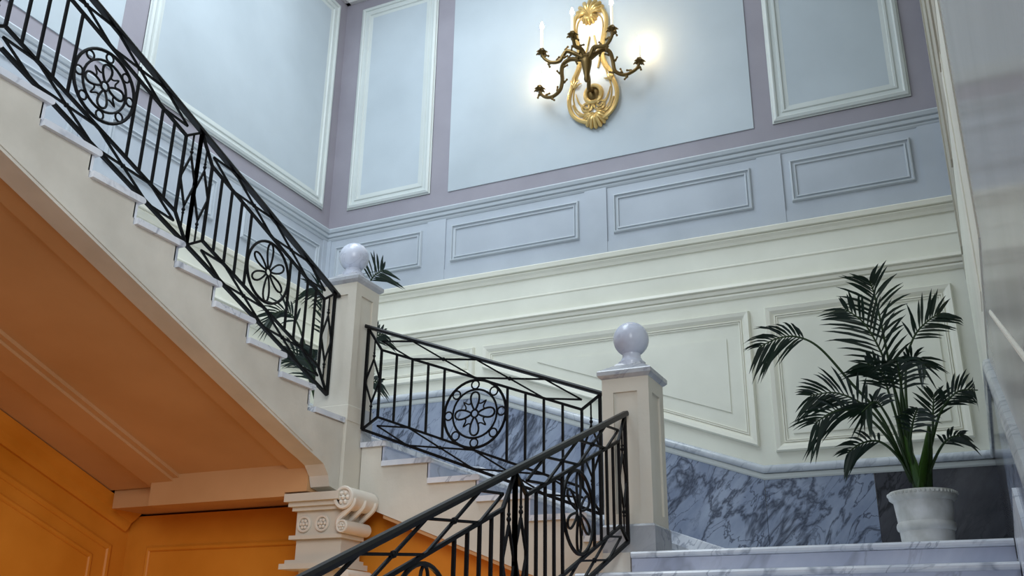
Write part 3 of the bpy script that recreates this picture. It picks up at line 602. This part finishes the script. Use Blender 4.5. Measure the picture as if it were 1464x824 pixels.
railing('black iron railing of the first flight with flower medallions, crossing the lower middle', lambda s, z, d: (-2.17 + d, s, z), lambda s: 3.265 - (6.434 - s) * 0.3935, 0.3935,
        [(4.60, 6.37, 'flower'), (2.82, 4.60, 'flower'), (1.05, 2.82, 'flower')], (0.95, 6.397), (-2.17, 4.5, 1.6), 0.866)

# ------------------------------------------------------------------ gilded sconce on the back wall
sc = thing('wall_sconce', 'gilded white rococo wall sconce with five lit candle arms on the back wall', 'sconce', (-3.54, 9.55, 8.4))
bk = lambda x, z, h: (x, YB - 0.012 - h, z)
half = [(0.00, 7.62), (0.10, 7.64), (0.20, 7.70), (0.275, 7.80), (0.305, 7.93), (0.295, 8.05), (0.26, 8.16), (0.235, 8.27), (0.19, 8.36), (0.155, 8.47), (0.15, 8.60), (0.17, 8.75), (0.205, 8.90), (0.215, 9.04), (0.185, 9.15), (0.11, 9.22), (0.0, 9.25)]
CXS = -3.525
outl = [(CXS + 0.0 + x, z) for x, z in half] + [(CXS - x, z) for x, z in half[-2:0:-1]]
outl = [(x - 0.03 * (z - 7.6) / 1.6, z) for x, z in outl]
MB().prism(outl, bk, 0, 0.05).obj('backplate', M_PORC, sc)
MB().tube(smooth_path([bk(x, z, 0.05) for x, z in outl + outl[:1]], 3)[:-1], 0.028, 8, True).obj('gilt_rim', M_GOLD, sc, True)
inn = [(CXS - 0.02 + (x - CXS + 0.02) * 0.80, 8.43 + (z - 8.43) * 0.9) for x, z in outl]
MB().tube(smooth_path([bk(x, z, 0.055) for x, z in inn + inn[:1]], 3)[:-1], 0.010, 6, True).obj('gilt_inner_rim', M_GOLD, sc, True)
def shell(cx, cz, n, a0, a1, r, w, depth):
    mb = MB()
    for k in range(n):
        a = a0 + (a1 - a0) * k / (n - 1); L = r * (0.78 + 0.22 * math.cos((a - (a0 + a1) / 2) * 1.1))
        pts = smooth_path([bk(cx, cz, depth), bk(cx + 0.5 * L * math.cos(a), cz + 0.5 * L * math.sin(a), depth + 0.035), bk(cx + L * math.cos(a), cz + L * math.sin(a), depth * 0.6)], 4)
        mb.tube(pts, [0.008 + w * (i / (len(pts) - 1)) ** 0.7 for i in range(len(pts))], 7)
        e = pts[-1]; mb.ball(e, w * 1.0, 8)
    return mb
D = math.radians
shell(-3.505, 7.735, 9, D(195), D(345), 0.185, 0.020, 0.05).obj('gilt_shell', M_GOLD, sc, True)
shell(-3.55, 9.14, 9, D(10), D(170), 0.22, 0.022, 0.06).obj('gilt_shell', M_GOLD, sc, True)
shell(-3.55, 9.13, 7, D(200), D(340), 0.12, 0.016, 0.06).obj('gilt_shell', M_GOLD, sc, True)
for sg in (-1, 1):
    pts = []
    for k in range(46):
        f = k / 45; t = D(90) + sg * f * D(620); q = 0.085 * (1 - 0.8 * f)
        pts.append(bk(CXS + 0.005 + sg * 0.085 - sg * 0.0 + q * math.cos(t) * 1.0, 7.83 + q * math.sin(t), 0.07))
    MB().tube(pts, 0.016, 6).obj('gilt_volute', M_GOLD, sc, True)
    C = lambda x, z, h=0.06: bk(CXS + sg * x, z, h)
    MB().tube(smooth_path([C(0.26, 7.90), C(0.21, 7.78), C(0.13, 7.73), C(0.05, 7.75)], 4), [0.012] * 6 + [0.022] * 7, 6).obj('gilt_scroll', M_GOLD, sc, True)
    mb = MB()
    for dz in (0, 0.05, 0.10): mb.tube(smooth_path([C(0.09, 7.82), C(0.15 + dz * 0.3, 7.86 + dz * 0.5), C(0.19 + dz * 0.3, 7.95 + dz)], 4), [0.016, 0.016, 0.015, 0.014, 0.013, 0.011, 0.009, 0.007, 0.005], 6)
    mb.obj('gilt_leaf', M_GOLD, sc, True)
    mb = MB()
    for a in (60, 95, 130, 165):
        e = D(a if sg > 0 else 180 - a); mb.tube(smooth_path([C(0.24, 8.14), bk(CXS + sg * 0.24 + 0.05 * math.cos(e), 8.14 + 0.06 * math.sin(e), 0.08), bk(CXS + sg * 0.24 + 0.10 * math.cos(e), 8.15 + 0.13 * math.sin(e), 0.06)], 3), [0.018, 0.017, 0.015, 0.013, 0.010, 0.007, 0.004], 6)
    mb.obj('gilt_leaf', M_GOLD, sc, True)
    MB().tube(smooth_path([C(0.07, 8.35), C(0.10, 8.5, 0.07), C(0.06, 8.66, 0.07), C(0.03, 8.82)], 4), 0.012, 6).obj('gilt_scroll', M_GOLD, sc, True)
MB().tube([bk(CXS + 0.01 + 0.10 * math.cos(2 * math.pi * k / 24), 7.985 + 0.115 * math.sin(2 * math.pi * k / 24), 0.07) for k in range(24)], 0.030, 8, True).obj('gilt_boss', M_GOLD, sc, True)
MB().ball(bk(CXS + 0.01, 7.985, 0.055), 0.085, 16, (1, 0.4, 1)).obj('boss_centre', M_BRONZE, sc, True)
MB().tube(smooth_path([bk(CXS, 8.05, 0.06), (-3.51, 9.36, 7.96), (-3.46, 9.22, 8.0), (-3.455, 9.16, 8.06)], 5), 0.024, 8).obj('support_arm', M_BRONZE, sc, True)
MB().lathe([(0.022, 7.93), (0.034, 7.96), (0.030, 8.00), (0.045, 8.08), (0.062, 8.17), (0.066, 8.21), (0.05, 8.24), (0.06, 8.26), (0.03, 8.30)], (-3.458, 9.15, 0), 14).obj('arm_holder', M_BRONZE, sc, True)
for nm, pts in SCONCE_ARMS.items():
    bx, by, bz = BULBS[nm]; P = smooth_path(pts, 4); n = len(P); ex, ey, ez = P[-1]
    arm = MB(); arm.tube(P, [0.030 - 0.012 * i / (n - 1) for i in range(n)], 7)
    rg = random.Random(len(nm))
    for i in range(4, n - 2, 4):
        d = (P[i + 1] - P[i]).normalized(); u = d.cross(Vector((0, 1, 0))).normalized() * (1 if (i // 4) % 2 else -1)
        arm.tube([P[i], P[i] + u * 0.032 + d * 0.02, P[i] + u * 0.055 - d * 0.005], [0.018, 0.018, 0.008], 6); arm.ball(P[i] + u * 0.058 - d * 0.012, 0.014, 8)
    ao = arm.obj('candle_arm', M_BRONZE, sc, True)
    MB().lathe([(0.012, -0.03), (0.03, -0.01), (0.045, 0.012), (0.05, 0.02), (0.03, 0.024), (0.026, 0.045), (0.03, 0.05)], (ex, ey, ez), 12).obj('drip_cup', M_BRONZE, ao, True)
    ct = bz - 0.045
    MB().lathe([(0.017, 0), (0.017, ct - ez - 0.035)], (ex, ey, ez + 0.035), 12).obj('candle_sleeve', M_CANDLE, ao, True)
    MB().lathe([(0.012, -0.045), (0.022, -0.02), (0.024, 0.0), (0.018, 0.025), (0.007, 0.055), (0.002, 0.065)], (ex, ey, bz), 12).obj('flame_bulb', M_BULB, ao, True)
    point('candle_light', (bx, by, bz), 12.0 if by > 9.3 else 6.0, (1.0, 0.70, 0.34), 0.03)
    lv = MB()
    for k in range(6):
        a = k * math.pi / 3; lv.tube([(ex + 0.03 * math.cos(a), ey + 0.03 * math.sin(a), ez - 0.015), (ex + 0.055 * math.cos(a), ey + 0.055 * math.sin(a), ez + 0.005), (ex + 0.075 * math.cos(a), ey + 0.075 * math.sin(a), ez - 0.012)], [0.012, 0.014, 0.005], 6)
    lv.obj('cup_leaves', M_BRONZE, ao, True)

# ------------------------------------------------------------------ potted kentia palms
def fit(v):
    """leaf tips bend along the side wall and the back wall instead of passing into them"""
    if v.x > 0.06: v.x = 0.06 + 0.03 * (1 - math.exp(-(v.x - 0.06) * 4))
    if v.y > 9.40: v.y = 9.40 + 0.03 * (1 - math.exp(-(v.y - 9.40) * 4))
    return v
def frond(root, pts, start, L, n, rnd, wd=0.024, droop=0.5, twist=0.65):
    P = smooth_path(pts, 8); N = len(P)
    st = MB(); st.tube(P, [0.013 * (1 - 0.8 * i / (N - 1)) + 0.002 for i in range(N)], 5)
    lf = MB()
    for k in range(n):
        f = start + (1 - start) * (k + 0.5) / n; x = f * (N - 1); i = min(int(x), N - 2); p = P[i].lerp(P[i + 1], x - i)
        t = (P[min(i + 2, N - 1)] - P[max(i - 1, 0)]).normalized(); g = (f - start) / (1 - start)
        sd = t.cross(Vector((0, 0, 1)))
        if sd.length < 0.3: sd = sd + Vector((0.6, 0.25, 0))
        sd.normalize()
        s2 = t.cross(Vector((-0.05, 0.93, 0.36))).normalized()
        if s2.dot(sd) < 0: s2 = -s2
        sd = (sd * (1 - twist) + s2 * twist).normalized()
        l = L * (0.26 + 0.80 * math.sin(math.pi * min(1, 0.18 + g * 0.78)))
        for sg in (-1, 1):
            d = (t * (0.62 + 0.25 * g) + sd * sg * (0.85 - 0.3 * g) + Vector((rnd.uniform(-.12, .12), rnd.uniform(-.12, .12), rnd.uniform(0.0, .15)))).normalized()
            ll = l * rnd.uniform(0.85, 1.1); dr = droop * rnd.uniform(0.8, 1.2)
            wv = d.cross(Vector((rnd.uniform(-.5, .4), 0.9, 0.36 + rnd.uniform(-.2, .7)))).normalized(); vs = []
            for j, (q, w) in enumerate(((0, 0.25), (0.22, 0.9), (0.5, 1.0), (0.78, 0.65), (1.0, 0.05))):
                c = p + d * ll * q + Vector((0, 0, -dr * ll * q * q)); vs += [fit(c - wv * wd * w * 0.5), fit(c + wv * wd * w * 0.5)]
            lf.add(vs, [(a, a + 1, a + 3, a + 2) for a in (0, 2, 4, 6)])
    o = lf.obj('frond', M_LEAF, root); st.obj('stalk', M_STALK, o, True)
def pot(root, c, z0, h, r):
    prof = [(0.66, 0), (0.70, 0.02), (0.74, 0.25), (0.78, 0.50), (0.83, 0.515), (0.855, 0.545), (0.855, 0.57), (0.83, 0.60), (0.80, 0.615), (0.86, 0.85), (0.87, 0.87), (0.98, 0.905), (1.0, 0.94), (0.99, 0.975), (0.95, 1.0), (0.86, 0.99), (0.84, 0.90), (0.3, 0.90)]
    p = MB().lathe([(a * r, b * h) for a, b in prof], (c[0], c[1], z0), 40).obj('pot', M_POT, root, True)
    mb = MB()
    for k in range(48):
        a = 2 * math.pi * k / 48; mb.ball((c[0] + r * 0.985 * math.cos(a), c[1] + r * 0.985 * math.sin(a), z0 + h * 0.965), r * 0.055, 6)
    mb.obj('beaded_rim', M_POT, p, True)
    MB().lathe([(0.83 * r, 0), (0.83 * r, 0.01), (0.01, 0.03)], (c[0], c[1], z0 + h * 0.905), 24).obj('soil', M_SOIL, p)
rnd = random.Random(7)
k1 = thing('potted_palm', 'large dark green kentia palm in a weathered white pot on the lower landing', 'plant', (-0.42, 8.3, L1))
pot(k1, (-0.42, 8.3), L1, 0.60, 0.252)
SPEC = dict(top=(0.45, 0.40, 15, 0.45), mid=(0.38, 0.46, 17, 0.45), farleft=(0.60, 0.36, 14, 0.75), upright_right=(0.55, 0.34, 13, 0.35), left=(0.42, 0.42, 15, 0.5),
            lowleft=(0.52, 0.38, 14, 0.6), bottomleft=(0.48, 0.29, 10, 0.6), right=(0.52, 0.30, 12, 0.5), spike=(0.55, 0.26, 8, 0.2), front=(0.5, 0.34, 14, 0.6),
            lowright=(0.5, 0.20, 8, 0.8), lowfront=(0.5, 0.24, 10, 0.7), rightmid=(0.58, 0.26, 11, 0.6), heart=(0.5, 0.36, 14, 0.55), centre_left=(0.52, 0.32, 12, 0.6))
for k, pts in PALM_ONE.items():
    a, L, n, dr = SPEC[k]; L *= 0.9; frond(k1, pts, a, L, int(n * 1.05), rnd, 0.0235, dr * 0.6)
mb = MB()
mb.tube(smooth_path([(-0.44, 8.3, 2.82), (-0.45, 8.3, 3.0), (-0.50, 8.28, 3.25), (-0.52, 8.25, 3.5)], 4), [0.04, 0.042, 0.042, 0.04, 0.038, 0.035, 0.032, 0.03, 0.028, 0.025, 0.022, 0.02, 0.016], 8)
mb.tube(smooth_path([(-0.38, 8.3, 2.82), (-0.36, 8.3, 3.0), (-0.32, 8.28, 3.22), (-0.30, 8.25, 3.4)], 4), [0.035, 0.037, 0.037, 0.035, 0.033, 0.03, 0.028, 0.026, 0.024, 0.02, 0.018, 0.016, 0.012], 8)
mb.obj('trunk', M_STALK, k1, True)
M_SHEATH = plain('bright_sheath_green', (0.20, 0.33, 0.08), 0.45)
for tip in ((-0.49, 8.23, 3.33), (-0.31, 8.23, 3.36)):
    MB().tube(smooth_path([(-0.42, 8.25, 2.90), ((tip[0] - 0.42 * 2) / 3, 8.24, 3.06), ((tip[0] * 2 - 0.42) / 3, 8.23, 3.2), tip], 4), [0.05, 0.055, 0.06, 0.062, 0.062, 0.06, 0.056, 0.05, 0.044, 0.037, 0.03, 0.022, 0.012], 9, False, 0.5).obj('leaf_sheath', M_SHEATH, k1, True)
k2 = thing('potted_palm', 'smaller kentia palm seen through the railing on the upper landing by the taller post', 'plant', (-5.6, 7.5, L2))
pot(k2, (-5.6, 7.5), L2, 0.42, 0.20)
SP2 = dict(over_post=(0.70, 0.32, 9, 0.3), upright=(0.5, 0.30, 11, 0.3), left=(0.5, 0.32, 12, 0.6), low_left=(0.45, 0.34, 12, 0.7), right=(0.62, 0.24, 9, 0.5), right_low=(0.6, 0.2, 8, 0.5), dark=(0.35, 0.38, 15, 0.5), tall=(0.55, 0.34, 12, 0.6), bushy=(0.35, 0.34, 13, 0.6), front=(0.35, 0.36, 13, 0.7))
for k, pts in PALM_TWO.items():
    a, L, n, dr = SP2[k]; frond(k2, pts, a, L, int(n * 1.1), rnd, 0.024, dr * 0.6)
